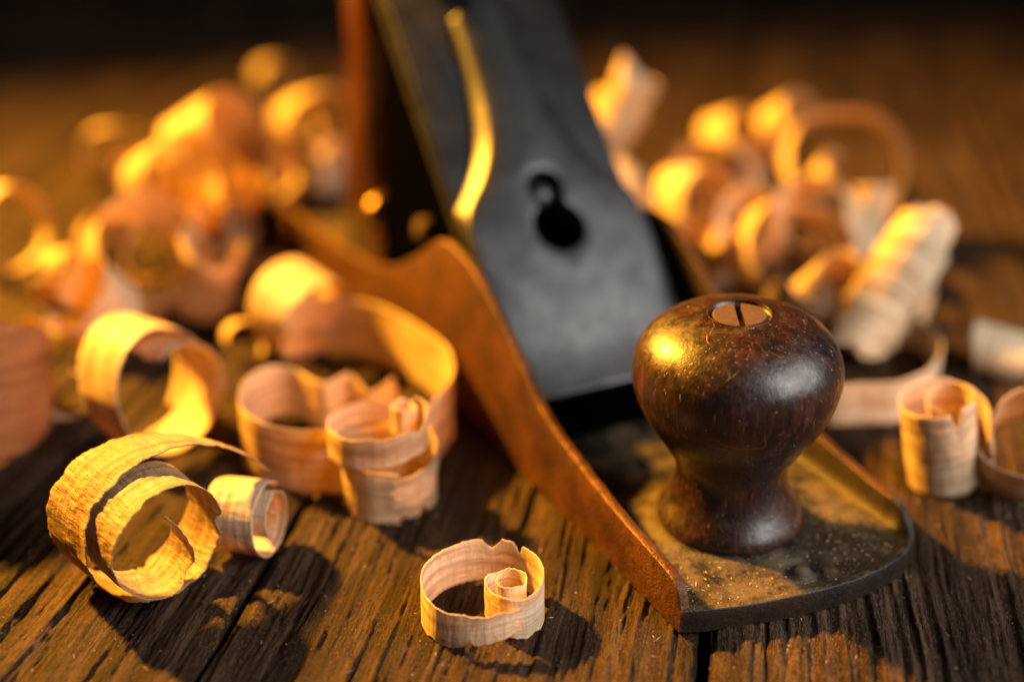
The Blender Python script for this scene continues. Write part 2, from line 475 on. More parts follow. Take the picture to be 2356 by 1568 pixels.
    for p in o.data.polygons:
        c = p.center / CM
        inner = False
        if c.z > DECK - .06 and .27 < c.x < W_ - .27 and abs(p.normal.z) > .3 and c.z < .75: inner = True
        if c.y > .45 and c.x > W_ - .40 and p.normal.x < -.45: inner = True
        if c.x < .4 and p.normal.x > .45: inner = True
        if c.x < .38 and c.z > DECK - .06 and c.z < .55 and p.normal.z > .3 and c.x > .2: inner = True
        if c.y < .8 and c.z > .1 and (c.y < -.06 or c.x > .27): inner = True
        if inner: p.material_index = 1
    return o
build_body()

def poly_extrude(name, outline, half, mat, axis='x', centre=2.71, bevel=.06, parent=plane, seg=3, rounded=None):
    """extrude a (y,z) side profile across x"""
    bm = bmesh.new()
    vs = [bm.verts.new((( centre - half) * CM, y * CM, z * CM)) for y, z in outline]
    f = bm.faces.new(vs)
    r = bmesh.ops.extrude_face_region(bm, geom=[f])
    bmesh.ops.translate(bm, vec=(2 * half * CM, 0, 0), verts=[g for g in r['geom'] if isinstance(g, bmesh.types.BMVert)])
    bmesh.ops.recalc_face_normals(bm, faces=bm.faces)
    if bevel: bmesh.ops.bevel(bm, geom=bm.edges[:], offset=bevel * CM, segments=seg, affect='EDGES', profile=.5)
    me = bpy.data.meshes.new(name); bm.to_mesh(me); bm.free()
    for p in me.polygons: p.use_smooth = True
    me.materials.append(mat)
    o = bpy.data.objects.new(name, me); col.objects.link(o); o.parent = parent
    return o

# cross rib before the mouth
poly_extrude("cross_rib", [(6.35, .3), (6.42, .98), (6.9, 1.08), (7.0, .3)], 2.44, M_BLACK, bevel=.05)
# frog under the blade
poly_extrude("frog", [(7.7, .30), (16.4, .30), (16.3, 1.4), (16.1, 3.0), (15.9, 5.2), (15.6, 8.4), (15.0, 8.2), (7.75, .75)], 1.75, M_BLACK, bevel=.08)

# parts lying on the 45 degree bed: local frame s (up the bed), x across, n out of the bed
S45 = math.sqrt(.5)
def bed(x, s, n, u0=7.2, z0=.57):
    return (2.71 + x, u0 + s * S45 - n * S45, z0 + s * S45 + n * S45)

def bed_slab(name, outline, n0, n1, mat, camber=0.0, bevel=.03, rot=0.0, cutters=(), parent=plane, halfw=None, segs=2):
    """outline: list of (x, s), slab from n0 to n1"""
    bm = bmesh.new()
    cr, sr = math.cos(rot), math.sin(rot)
    out = [(x * cr - s * sr, x * sr + s * cr) for x, s in outline]
    vs = [bm.verts.new((x, s, n0)) for x, s in out]
    f = bm.faces.new(vs)
    r = bmesh.ops.extrude_face_region(bm, geom=[f])
    bmesh.ops.translate(bm, vec=(0, 0, n1 - n0), verts=[g for g in r['geom'] if isinstance(g, bmesh.types.BMVert)])
    bmesh.ops.recalc_face_normals(bm, faces=bm.faces)
    me = bpy.data.meshes.new(name); bm.to_mesh(me); bm.free()
    o = bpy.data.objects.new(name, me); col.objects.link(o)
    tmp = []
    for c in cutters:
        bm = bmesh.new()
        kv = [bm.verts.new((x, y, n0 - 1)) for x, y in c]
        kf = bm.faces.new(kv)
        kr = bmesh.ops.extrude_face_region(bm, geom=[kf])
        bmesh.ops.translate(bm, vec=(0, 0, n1 - n0 + 2), verts=[g for g in kr['geom'] if isinstance(g, bmesh.types.BMVert)])
        bmesh.ops.recalc_face_normals(bm, faces=bm.faces)
        m2 = bpy.data.meshes.new("hole_cutter"); bm.to_mesh(m2); bm.free()
        oc = bpy.data.objects.new("hole_cutter", m2); col.objects.link(oc); tmp.append(oc)
        md = o.modifiers.new("cut", 'BOOLEAN'); md.object = oc; md.operation = 'DIFFERENCE'; md.solver = 'EXACT'
    if cutters:
        bpy.context.view_layer.update()
        dg = bpy.context.evaluated_depsgraph_get()
        me2 = bpy.data.meshes.new_from_object(o.evaluated_get(dg))
        o.modifiers.clear(); o.data = me2; me = me2
        for oc in tmp:
            m2 = oc.data; bpy.data.objects.remove(oc); bpy.data.meshes.remove(m2)
    bm = bmesh.new(); bm.from_mesh(me)
    bmesh.ops.remove_doubles(bm, verts=bm.verts, dist=1e-4)
    if bevel:
        ed = [e for e in bm.edges if len(e.link_faces) == 2 and e.calc_face_angle(0) > .6]
        bmesh.ops.bevel(bm, geom=ed, offset=bevel, segments=segs, affect='EDGES', profile=.5, clamp_overlap=True)
    if camber:
        bmesh.ops.triangulate(bm, faces=bm.faces)
        for _ in range(3):
            long = [e for e in bm.edges if e.calc_length() > .3]
            if not long: break
            bmesh.ops.subdivide_edges(bm, edges=long, cuts=1)
            bmesh.ops.triangulate(bm, faces=[f for f in bm.faces if len(f.verts) > 3])
        for v in bm.verts:
            x, s, n = v.co
            hw = halfw(s)
            k = min(1.0, abs(x) / hw)
            lim = (n - n0) / (n1 - n0)
            if s > 4.3 and k > .9: v.co.x += math.copysign(.36 * (1 - lim) * min(1, (s - 4.3) / .6), x)       # the neck has sloping skirts
            v.co.z -= camber * k ** 3.0 * lim
            v.co.z -= .0075 * (s - 4.6) ** 2
            if s < 1.5: v.co.z += .16 * ((1.5 - s) / 1.4) ** 2 * lim
    for v in bm.verts:
        v.co = Vector(bed(*v.co)) * CM
    bm.normal_update()
    bm.to_mesh(me); bm.free()
    for p in me.polygons: p.use_smooth = True
    me.materials.clear(); me.materials.append(mat)
    o.parent = parent
    if hasattr(me, "set_sharp_from_angle"): me.set_sharp_from_angle(angle=math.radians(38))
    return o

def arc(cx, cy, r, a0, a1, n=24):
    return [(cx + r * math.cos(math.radians(a)), cy + r * math.sin(math.radians(a))) for a in np.linspace(a0, a1, n)]
key_pts = arc(-.06, 3.97, .62, 122, 418, 36) + arc(-.06, 5.02, .41, -40, 220, 28)
bed_slab("blade", [(-2.23, -.05), (2.23, -.05), (2.23, 11.8), (1.7, 12.2), (-1.7, 12.2), (-2.23, 11.8)], -.02, .19, M_BLADE, bevel=.02, cutters=[key_pts])
bed_slab("cap_iron", [(-2.19, .25), (2.19, .25), (2.19, 11.6), (-2.19, 11.6)], .195, .34, M_BLADE, bevel=.03, rot=-.012, cutters=[key_pts])
# lever cap: wide foot, waisted neck
S_, HW_ = [.10, .45, 2.0, 3.9, 4.35, 4.7, 5.0, 5.4, 5.76, 6.2, 6.73, 7.4, 7.98, 9.0, 9.97, 11.0, 12.4], \
          [2.14, 2.2, 2.21, 2.21, 2.2, 2.08, 1.80, 1.45, 1.22, 1.00, .85, .74, .68, .63, .62, .66, .78]
ss = np.concatenate([[.10, .25], np.arange(.45, 12.4, .18), [12.4]])
hh = np.interp(ss, S_, HW_); hh[2:-1] = smooth1(hh[2:-1], 3)
outl = [(h, s) for s, h in zip(ss, hh)] + [(.05, 12.4), (.05, 10.5), (-.30, 10.1)] + [(-h, s) for s, h in zip(ss[::-1], hh[::-1]) if s < 9.95]
cap = bed_slab("lever_cap", outl, .345, .86, M_STEEL, camber=.10, bevel=.05, cutters=[key_pts], halfw=lambda s: float(np.interp(s, ss, hh)))

def bed_dome(name, x, s, n, r, h, mat, parent, slot=True):
    bm = bmesh.new()
    prof = [(0.0, h), (r * .4, h * .93), (r * .75, h * .65), (r * .95, h * .25), (r, 0), (r, -.25)]
    ns = 32; rings = []
    for (rr, zz) in prof:
        if rr == 0: rings.append([bm.verts.new((x, s, n + zz))])
        else: rings.append([bm.verts.new((x + rr * math.cos(2 * math.pi * i / ns), s + rr * math.sin(2 * math.pi * i / ns), n + zz)) for i in range(ns)])
    for a, b in zip(rings, rings[1:]):
        for i in range(ns):
            if len(a) == 1: bm.faces.new((a[0], b[i], b[(i + 1) % ns]))
            else: bm.faces.new((a[i], b[i], b[(i + 1) % ns], a[(i + 1) % ns]))
    for v in bm.verts: v.co = Vector(bed(*v.co)) * CM
    bmesh.ops.recalc_face_normals(bm, faces=bm.faces)
    me = bpy.data.meshes.new(name); bm.to_mesh(me); bm.free()
    for p in me.polygons: p.use_smooth = True
    me.materials.append(mat)
    o = bpy.data.objects.new(name, me); col.objects.link(o); o.parent = parent
    return o
bed_dome("lever_cap_screw", -.06, 4.95, .52, .27, .18, M_STEEL, plane)
# added black block, standing for the shade in the recess under the cam lever
cam_shade = bed_slab("cam_shade_block", [(-.75, 10.35), (-.05, 10.55), (-.05, 12.6), (-.75, 12.6)], .36, .74, M_BLACK, bevel=.06, segs=3)

# rear handle
tote_o = [(16.6, .3), (20.1, .3), (20.45, 1.3), (20.2, 2.6), (19.7, 4.0), (19.3, 5.6), (19.3, 6.6), (19.5, 7.6), (19.7, 8.3), (19.0, 8.6), (18.0, 8.5), (17.5, 7.9),
          (17.3, 7.0), (17.5, 5.2), (17.9, 3.6), (17.6, 2.2), (16.8, 1.2)]
tt = np.linspace(0, 1, 90, endpoint=False) * len(tote_o)
tx = np.interp(tt, range(len(tote_o) + 1), [p[0] for p in tote_o] + [tote_o[0][0]]); ty = np.interp(tt, range(len(tote_o) + 1), [p[1] for p in tote_o] + [tote_o[0][1]])
def build_tote():
    V, F = [], []
    c = np.array([18.1, 0]); n = 90
    prof = [(-1.12, .62), (-1.05, .82), (-.85, .94), (-.5, .995), (0, 1.0), (.5, .995), (.85, .94), (1.05, .82), (1.12, .62)]
    mid = lambda z: np.interp(z, [0, 3, 6, 10], [18.4, 18.8, 18.5, 18.6])
    for x, k in prof:
        for a, b in zip(tx, ty):
            V.append((2.3 + x, mid(b) + (a - mid(b)) * k, 5 + (b - 5) * (.97 + .03 * k)))
    F = [tuple(f) for f in grid_faces(len(prof), n, 0, True).tolist()]
    F.append(tuple(range(n))[::-1]); F.append(tuple(range((len(prof) - 1) * n, len(prof) * n)))
    o = link_mesh("handle", V, F, M_TOTE, plane); o["label"] = "reddish brown wooden rear handle"
build_tote()

def lathe(name, prof, mat, parent, loc, ns=96, rot=None, jitter=0.0):
    V, F = [], []
    for i, (r, z) in enumerate(prof):
        a = np.linspace(0, 2 * np.pi, ns, endpoint=False)
        rr = r * (1 + jitter * N[5](np.cos(a) * 2 + 9, np.sin(a) * 2 + z * 1.3))
        V.append(np.stack([rr * np.cos(a), rr * np.sin(a), np.full(ns, z)], 1))
    F = [tuple(f) for f in grid_faces(len(prof), ns, 0, True).tolist()]
    F.append(tuple(range(ns))[::-1]); F.append(tuple(range((len(prof) - 1) * ns, len(prof) * ns)))
    o = link_mesh(name, np.concatenate(V), F, mat, parent)
    o.location = Vector(loc) * CM
    if rot: o.rotation_euler = rot
    return o

kp = [(0.0, 1.32), (.04, 1.37), (.14, 1.405), (.26, 1.38), (.42, 1.28), (.62, 1.16), (.85, 1.075), (1.05, 1.04), (1.25, 1.05), (1.5, 1.14), (1.8, 1.33), (2.1, 1.54), (2.4, 1.71),
      (2.7, 1.84), (3.0, 1.91), (3.25, 1.92), (3.5, 1.88), (3.75, 1.765), (3.95, 1.59), (4.12, 1.35), (4.25, 1.05), (4.32, .78), (4.345, .60), (4.335, .55), (4.22, .53)]
kz = np.linspace(0, len(kp) - 1, 120)
pr = smooth1(np.interp(kz, range(len(kp)), [p[1] for p in kp])[:-6], 6); pz = smooth1(np.interp(kz, range(len(kp)), [p[0] for p in kp])[:-6], 6)
prof = list(zip(pr, pz)) + [(.60, 4.342), (.565, 4.31), (.55, 4.20)]
knob = lathe("knob", prof, M_ROSE, plane, (2.53, 2.2, DECK + .03), rot=(math.radians(.6), math.radians(-1.6), 0), jitter=.006)
knob["label"] = "dark scratched rosewood front knob"
def build_knob_screw():
    # slotted head made of two half discs
    V, F = [], []
    ang = math.radians(62); sw = .07; r = .50
    for sgn in (1, -1):
        a = np.linspace(math.asin(sw / r), math.pi - math.asin(sw / r), 28)
        pts = np.stack([r * np.cos(a), r * np.sin(a)], 1) * sgn
        base = len(V)
        for rr, z in ((1.0, -.25), (1.0, .02), (.93, .045)):
            for p in pts:
                q = p * rr if rr == 1 else np.array([p[0] * rr, sgn * max(sw, abs(p[1]) * rr)])
                V.append((q[0], q[1], z))
        n = len(pts)
        for k in (0, 1):
            for i in range(n):
                j = (i + 1) % n
                F.append((base + k * n + i, base + k * n + j, base + (k + 1) * n + j, base + (k + 1) * n + i))
        F.append(tuple(range(base + 2 * n, base + 3 * n)))
    V += [(-.5, -.08, -.08), (.5, -.08, -.08), (.5, .08, -.08), (-.5, .08, -.08)]
    b = len(V) - 4; F.append((b, b + 1, b + 2, b + 3))
    c, s = math.cos(ang), math.sin(ang)
    V = [(x * c - y * s, x * s + y * c, z) for x, y, z in V]
    o = link_mesh("screw", V, F, M_COPPER, knob, smooth=False)
    o.location = Vector((0, 0, 4.275)) * CM
    o["label"] = "slotted brass screw head in the top of the knob"
build_knob_screw()
# brass adjusting nut behind the frog and a frog screw
nut = lathe("adjusting_nut", [(.25, -.3), (.62, -.28), (.66, -.2), (.66, .2), (.62, .28), (.25, .3)], M_BRASS, plane, (1.25, 16.6, 2.1), 40, rot=(math.radians(90 - 25), 0, 0))
lathe("frog_screw", [(.05, -.2), (.3, -.2), (.3, .08), (.24, .16), (.08, .19)], M_COPPER, plane, (.82, 13.0, 3.0), 28, rot=(0, math.radians(-80), 0))

# ------------------------------------------------------------------ shavings
def catmull(P, n):
    P = np.asarray(P, float)
    P = np.concatenate([[2 * P[0] - P[1]], P, [2 * P[-1] - P[-2]]])
    t = np.linspace(0, len(P) - 3 - 1e-9, n); i = np.floor(t).astype(int); f = (t - i)[:, None]
    a, b, c, d = P[i], P[i + 1], P[i + 2], P[i + 3]
    return .5 * (2 * b + (c - a) * f + (2 * a - 5 * b + 4 * c - d) * f ** 2 + (3 * b - a - 3 * c + d) * f ** 3)

GROUP = "wood shavings scattered round the plane"
def ribbon(name, label, C, Wv, mat, na=22, thick=.018, ragged=.02, chatter=.008, cfreq=4.0, crimp=0.0, seed=0, rest=True, tears=0, rest_z=.0, cat="wood shaving", ribs=0.0):
    """C: n x 3 centre line, Wv: n x 3 half-width vectors"""
    C, Wv = np.asarray(C, float), np.asarray(Wv, float)
    n = len(C); o = seed * 13.7 + 1.1
    seg = np.linalg.norm(np.diff(C, axis=0), axis=1); L = np.concatenate([[0], np.cumsum(seg)])
    hw = np.linalg.norm(Wv, axis=1)
    s = np.linspace(-1, 1, na)
    e0 = 1 + (ragged * (N[0](L * 1.3 + o, o) + .6 * N[1](L * 4.5, o) + .5 * np.maximum(0, N[2](L * 23, o * 2)))) / np.maximum(hw, .05)
    e1 = 1 + (ragged * (N[3](L * 1.3 + o, o) + .6 * N[4](L * 4.5, o) + .5 * np.maximum(0, N[5](L * 23, o * 2)))) / np.maximum(hw, .05)
    r = np.random.default_rng(seed + 5)
    for _ in range(tears):
        c0, wd, dp = r.uniform(.05, .95) * L[-1], r.uniform(.05, .22), r.uniform(.12, .45)
        dent = 1 - dp * np.clip(1 - np.abs(L - c0) / wd, 0, 1) ** .6
        if r.random() < .5: e0 = e0 * dent
        else: e1 = e1 * dent
    # ragged ends
    endj = .12 * N[6](s * 3 + o, o) + .07 * N[7](s * 11, o)
    S = np.where(s[None, :] < 0, s[None, :] * e0[:, None], s[None, :] * e1[:, None])
    P = C[:, None, :] + S[:, :, None] * Wv[:, None, :]
    T = np.gradient(C, axis=0); T /= np.linalg.norm(T, axis=1)[:, None] + 1e-9
    k = max(3, n // 40)
    ramp0 = np.zeros(n); ramp0[:k] = np.linspace(1, 0, k); ramp1 = np.zeros(n); ramp1[-k:] = np.linspace(0, 1, k)
    P += (T[:, None, :] * ((ramp0 + ramp1)[:, None] * endj[None, :])[:, :, None])
    Nn = np.cross(T, Wv); Nn /= np.linalg.norm(Nn, axis=1)[:, None] + 1e-9
    LL, SS = np.repeat(L[:, None], na, 1), s[None, :] * hw[:, None]
    h = chatter * (N[2](LL * cfreq + o, SS * .9 + o) + .6 * N[3](LL * cfreq * 2.3, SS * 2.2 + o))
    h += .5 * chatter * N[4](LL * 1.3, SS * 5 + o)
    if ribs: h += ribs * (N[0](SS * 3.1 + o, LL * .12) + .6 * N[1](SS * 6.5 + o, LL * .2))
    if crimp:
        saw = N[5](LL * 7 + o + 1.2 * N[6](LL * 2, SS * 3 + o), SS * 1.2 + o)
        h += crimp * np.clip(saw * 1.6, -1, 1) + crimp * .6 * N[7](LL * 17, SS * 6)
    h += .05 * hw[:, None] * N[6](LL * .7 + o, s[None, :] * .8 + o)        # a slow cup across the strip
    P += Nn[:, None, :] * h[:, :, None]
    A_ = P + Nn[:, None, :] * thick / 2; B_ = P - Nn[:, None, :] * thick / 2
    V = np.concatenate([A_.reshape(-1, 3), B_.reshape(-1, 3)])
    m = n * na
    f1 = grid_faces(n, na, 0); f2 = grid_faces(n, na, m)[:, ::-1]
    i = np.arange(n - 1)
    s0 = np.stack([i * na, (i + 1) * na, (i + 1) * na + m, i * na + m], 1)
    s1 = np.stack([i * na + na - 1, i * na + na - 1 + m, (i + 1) * na + na - 1 + m, (i + 1) * na + na - 1], 1)
    j = np.arange(na - 1); q = (n - 1) * na
    t0 = np.stack([j, j + m, j + 1 + m, j + 1], 1); t1 = np.stack([q + j, q + j + 1, q + j + 1 + m, q + j + m], 1)
    F = np.concatenate([f1, f2, s0, s1, t0, t1])
    uv = np.stack([LL.ravel(), SS.ravel() + 10], 1); uv = np.concatenate([uv, uv + [0, 0]])
    if rest:
        V[:, 2] += rest_z + .015 - np.percentile(V[:, 2], .3)
    org = np.array([V[:, 0].mean(), V[:, 1].mean(), V[:, 2].min()])
    ob = link_mesh(name, V, F, mat, None, org, uv=uv)
    ob["label"] = label; ob["category"] = cat; ob["group"] = GROUP
    return ob

def unit(v):
    v = np.asarray(v, float); return v / np.linalg.norm(v)

def curl(name, label, c, d, r, ang, hw, drift, mat=None, step=.05, flare=0.0, wob=None, **kw):
    """a rolled shaving: c centre, d axis (towards the open end that is seen), r radii and ang degrees and hw half widths and drift along d, given as lists"""
    d = unit(d)
    e1 = np.cross([0, 0, 1], d)
    e1 = unit(e1) if np.linalg.norm(e1) > 1e-3 else np.array([1., 0, 0])
    e2 = np.cross(d, e1)
    k = len(ang); n = max(40, int(sum(abs(a - b) for a, b in zip(ang, ang[1:])) / 180 * math.pi * max(r) / step))
    q = catmull(np.stack([ang, r, np.broadcast_to(hw, k), drift], 1), n)
    a = np.radians(q[:, 0])
    C = np.asarray(c, float) + (q[:, 1] * np.cos(a))[:, None] * e1 + (q[:, 1] * np.sin(a))[:, None] * e2 + q[:, 3][:, None] * d
    rad = np.cos(a)[:, None] * e1 + np.sin(a)[:, None] * e2
    Wv = q[:, 2][:, None] * (d[None, :] + flare * rad)
    if wob is None: wob = .16 if mat is M_FAR else .02
    sd = kw.get('seed', 0) * 7.7; tt = np.linspace(0, 1, n) * len(ang)
    R_ = max(r)
    for ax in range(3):
        C[:, ax] += wob * R_ * N[ax](tt * .75 + sd, ax * 3.1)
        Wv[:, ax] += wob * 1.5 * np.linalg.norm(Wv, axis=1) * N[ax + 3](tt * .6 + sd, ax * 2.3)
    return ribbon(name, label, C, Wv, mat or M_SHAVE, **kw)

def strip(name, label, pts, mat=None, step=.05, **kw):
    """pts: (x, y, z, wx, wy, wz) control points: centre and half-width vector"""
    pts = np.asarray(pts, float)
    L = np.linalg.norm(np.diff(pts[:, :3], axis=0), axis=1).sum()
    q = catmull(pts, max(40, int(L / step)))
    return ribbon(name, label, q[:, :3], q[:, 3:], mat or M_SHAVE, **kw)

NM = "wood_shaving"
# --- sharp foreground
# large double curl, front left
g = ground(332, 1385)
c = g + [0, .55, 1.28]
curl(NM, "large golden crackled double curl with a tail arching over its top", c, (.66, -.75, .06),
     [.40, .60, .88, 1.06, 1.13, 1.17, 1.19, 1.21, 1.24, 1.27, 1.36, 1.75, 2.55],
     [20, -35, -90, -165, -250, -340, -430, -500, -560, -610, -645, -680, -716],
     [.18, .38, .52, .58, .60, .62, .66, .74, .78, .70, .52, .30, .14],
     [.45, .47, .50, .46, .38, .20, -.06, -.32, -.48, -.52, -.48, -.36, -.10],
     M_ROUGH, step=.022, na=40, ragged=.075, chatter=.010, crimp=.006, seed=1, tears=9)
# roll to its right
g = ground(568, 1283)
curl(NM, "small tight pink tinged roll beside the large double curl", g + [0, .35, .7], (.94, -.28, .04),
     [.16, .26, .36, .50, .62, .66, .70, .72], [430, 320, 200, 90, -20, -140, -270, -330], [.34, .42, .5, .52, .52, .52, .5, .44],
     [.16, .14, .1, .04, 0, -.04, -.06, -.06], M_SHAVE, step=.025, na=30, ragged=.03, chatter=.010, seed=2, tears=3)
# upright two-tier roll
g = ground(900, 1150)
def rollpts():
    P = []
    for a in range(-130, 300, 24):             # lower tier, wide strip
        r = .90 + .06 * (a + 130) / 430; hz = .56 - .08 * math.exp(-((a + 60) / 50) ** 2); P.append((r * math.cos(math.radians(a)), r * math.sin(math.radians(a)), hz + .02, 0, .02, hz))
    return P
P = [(x + g[0], y + g[1], z, wx, wy, wz) for x, y, z, wx, wy, wz in rollpts()]
strip(NM, "tall upright two tier roll torn along its middle", P, M_SHAVE, step=.025, na=34, ragged=.04, chatter=.007, seed=3, tears=4)
lower = bpy.data.objects[NM + ".002"]
P = []
for a, r, dx, dy, z, h in [(-20, .93, .0, 0, .85, .12), (10, .95, 0, 0, 1.05, .22), (60, .97, -.03, 0, 1.32, .30), (120, 1.02, -.08, 0, 1.47, .33), (180, 1.05, -.12, 0, 1.52, .34), (230, 1.04, -.13, -.02, 1.56, .33),
                         (280, 1.02, -.12, -.02, 1.64, .30), (325, .93, -.08, 0, 1.71, .28), (360, .78, 0, 0, 1.76, .29)]:
    P.append((g[0] + dx + r * math.cos(math.radians(a)), g[1] + dy + r * math.sin(math.radians(a)), z, 0, .02, h))
for a, r in [(45, .36), (110, .34), (180, .31), (250, .27), (330, .22), (420, .16)]:
    P.append((g[0] + .38 + r * math.cos(math.radians(a)), g[1] + .12 + r * math.sin(math.radians(a)), 1.80, 0, .02, .30))
up = strip("torn_band", "narrow upper band", P, M_SHAVE, step=.025, na=24, ragged=.035, chatter=.007, seed=4, tears=2, rest=False)
for k in ("category", "group"): del up[k]
mw = up.matrix_basis.copy(); up.parent = lower; up.location = up.location - lower.location
# small ring with an inner curl, centre front
g = ground(1113, 1412)
P = []
for a, r in [(150, .17), (215, .25), (270, .30), (330, .33), (385, .34), (440, .35), (500, .37), (560, .40)]:
    P.append((.42 + r * math.cos(math.radians(a)), -.22 + r * math.sin(math.radians(a)), .56, .01, .03, .34))
for x, y, z, h in [(.42, -.78, .50, .36), (.74, -.72, .47, .39), (.97, -.42, .46, .42), (1.05, 0, .46, .43), (.93, .48, .47, .43), (.58, .88, .47, .42), (.08, 1.04, .47, .42), (-.44, .95, .46, .42), (-.85, .62, .45, .41),
                   (-1.06, .12, .43, .40), (-1.03, -.38, .41, .36), (-.80, -.78, .38, .33), (-.42, -1.02, .40, .28), (.0, -1.10, .46, .25), (.34, -1.06, .53, .22), (.60, -.94, .58, .17)]:
    P.append((x, y, z, 0, .03, h))
P = [(x + g[0], y + g[1], z, wx, wy, wz) for x, y, z, wx, wy, wz in P]
strip(NM, "small pale torn ring standing alone with a tiny curl inside", P, M_PALE, step=.02, na=34, ragged=.04, chatter=.008, seed=5, tears=9)
# --- behind: large heart shaped loop
Z = 1.5
rim = [(905, 868, .9), (850, 900, .95), (800, 860, 1.15), (745, 880, 1.2), (680, 850, 1.2), (625, 840, 1.3), (570, 868, 1.35), (546, 912, 1.4), (575, 958, 1.45), (650, 985, 1.45), (740, 990, 1.45), (840, 985, 1.45), (930, 960, 1.5), (1000, 915, 1.5), (1040, 860, 1.5),
       (1025, 800, 1.52), (960, 750, 1.55), (880, 708, 1.55), (790, 686, 1.55), (705, 680, 1.55), (645, 700, 1.5)]
P = []
for x, y, h in rim:
    w = ground(x, y, h); P.append((w[0], w[1], h / 2, 0, .04, h / 2 - .02))
strip(NM, "large heart shaped loop of wide shaving standing on edge by the plane", P, M_FAR, step=.05, na=24, ragged=.02, chatter=.007, seed=6, tears=2)
g = ground(690, 840)
curl(NM, "bright yellow arched curl behind the heart shaped loop", g + [0, .6, 1.1], (.68, -.70, -.05), [.5, .85, 1.0, 1.08, 1.1], [-60, 40, 140, 235, 300], [.5, .65, .72, .65, .5], [.1, .05, 0, -.1, -.1], M_FAR, seed=7)
# ring, left
g = ground(350, 1030)
curl(NM, "open ring with bright left face behind the large double curl", g + [0, .6, 1.25], (.76, -.62, .12), [.9, 1.15, 1.30, 1.36, 1.38, 1.36, 1.30], [110, 20, -80, -170, -250, -340, -395], [.5, .65, .72, .78, .85, .8, .55], [.2, .15, .1, 0, -.15, -.35, -.5], M_FAR, seed=8, na=24, tears=3)
# far left big wall, its shade put into the brown colour
g = ground(2, 1095)
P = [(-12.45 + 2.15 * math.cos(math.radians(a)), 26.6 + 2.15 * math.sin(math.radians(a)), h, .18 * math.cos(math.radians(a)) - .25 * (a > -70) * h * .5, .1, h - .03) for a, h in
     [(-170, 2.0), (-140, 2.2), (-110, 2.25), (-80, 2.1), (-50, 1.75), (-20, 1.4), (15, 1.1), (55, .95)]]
strip(NM, "tall broad shaving darkened as in shade cut by the left edge of the picture", P, M_DARK, seed=9, na=26)
g = ground(150, 975)
curl(NM, "small bright U shaped loop beside the tall darkened shaving", g + [0, .3, .8], (.2, -.9, .3), [.5, .55, .55, .6], [150, 250, 330, 420], [.28, .3, .3, .3], [0, 0, 0, .05], M_FAR, seed=10)
# --- left heap
g = ground(300, 765)
curl(NM, "wide curved shaving with broad pale face in the left heap", g + [0, .8, 1.5], (.62, -.5, .62), [.7, 1.2, 1.5, 1.55, 1.5, 1.3], [250, 160, 60, -40, -130, -190], [.5, .8, .95, .95, .8, .5], [.2, .15, .05, 0, -.1, -.2], M_FAR, seed=11, na=24)
g = ground(235, 800)
curl(NM, "low rolled shaving under the broad pale one", g + [0, 0, .8], (-.5, -.6, .55), [.6, .85, .95, 1.0], [200, 80, -40, -150], [.6, .7, .7, .5], [0, 0, 0, .1], M_FAR, seed=12)
g = ground(480, 730)
curl(NM, "upright shaving with fluted front at the right of the left heap", g + [0, .3, 1.2], (.25, -.25, .95), [.35, .7, .85, .9, .8], [20, 120, 220, 310, 370], [.7, .95, 1.0, .9, .7], [0, 0, 0, -.05, -.05], M_FAR, seed=13)
g = ground(420, 640)
curl(NM, "tall ring with thin bright rim atop the left heap", g + [0, 1.2, 2.5], (.7, -.6, .3), [.9, 1.3, 1.5, 1.55, 1.5, 1.4], [-40, 60, 150, 230, 300, 370], [.4, .45, .5, .5, .5, .4], [0, 0, 0, 0, -.2, -.4], M_FAR, seed=14, rest=False)
g = ground(500, 640)
curl(NM, "crumpled orange curl between the tall ring and the fluted shaving", g + [0, .6, 1.0], (-.5, -.55, .6), [.4, .7, .9, .85], [330, 210, 90, -30], [.4, .55, .55, .4], [0, 0, 0, .1], M_FAR, seed=15)
g = ground(230, 600)
curl(NM, "small knot of shaving with bright top left of the heap", g + [0, .2, .7], (.6, -.4, .5), [.4, .55, .65, .6], [260, 140, 20, -90], [.35, .45, .45, .3], [0, 0, 0, .1], M_FAR, seed=16)
# --- far left cluster
g = ground(500, 500)
curl(NM, "big bright yellow roll at the back of the left heap", g + [.2, .5, 1.6], (.75, -.25, .55), [.8, 1.3, 1.55, 1.6, 1.5], [300, 190, 80, -20, -120], [.7, .95, 1.05, 1.0, .7], [.2, .1, 0, -.1, -.2], M_FAR, seed=17)
g = ground(620, 480)
curl(NM, "greyish pink roll lying right of the big yellow roll", g + [0, .4, 1.2], (.55, -.7, .2), [.6, 1.0, 1.15, 1.1], [220, 100, -20, -140], [.5, .8, .85, .6], [0, 0, 0, .1], M_FAR, seed=18)
g = ground(420, 520)
curl(NM, "low yellow curl in front of the big yellow roll", g + [0, .2, 1.0], (-.6, -.6, .4), [.5, .8, .9, .9], [260, 140, 40, -70], [.4, .6, .6, .4], [0, 0, 0, .1], M_FAR, seed=19)
g = ground(265, 425)
curl(NM, "lone arched curl farthest to the left on the bench", g + [0, .5, 1.2], (.15, -.95, .25), [.9, 1.35, 1.5, 1.5, 1.3], [200, 150, 90, 30, -20], [.4, .55, .6, .55, .4], [.1, .1, 0, -.1, -.2], M_FAR, seed=20)
g = ground(630, 232)
curl(NM, "smallest round curl, farthest back beside the plane", g + [0, .2, .9], (.5, -.8, .2), [.5, .75, .9, .85], [280, 160, 40, -80], [.35, .5, .5, .4], [0, 0, 0, .1], M_FAR, seed=21)
g = ground(725, 400)
curl(NM, "hooded yellow curl against the plane handle", g + [0, .6, 2.0], (.45, -.8, .25), [1.0, 1.5, 1.75, 1.7, 1.4], [215, 150, 80, 0, -60], [.6, .85, .95, .9, .6], [.1, .1, 0, -.1, -.2], M_FAR, seed=22)
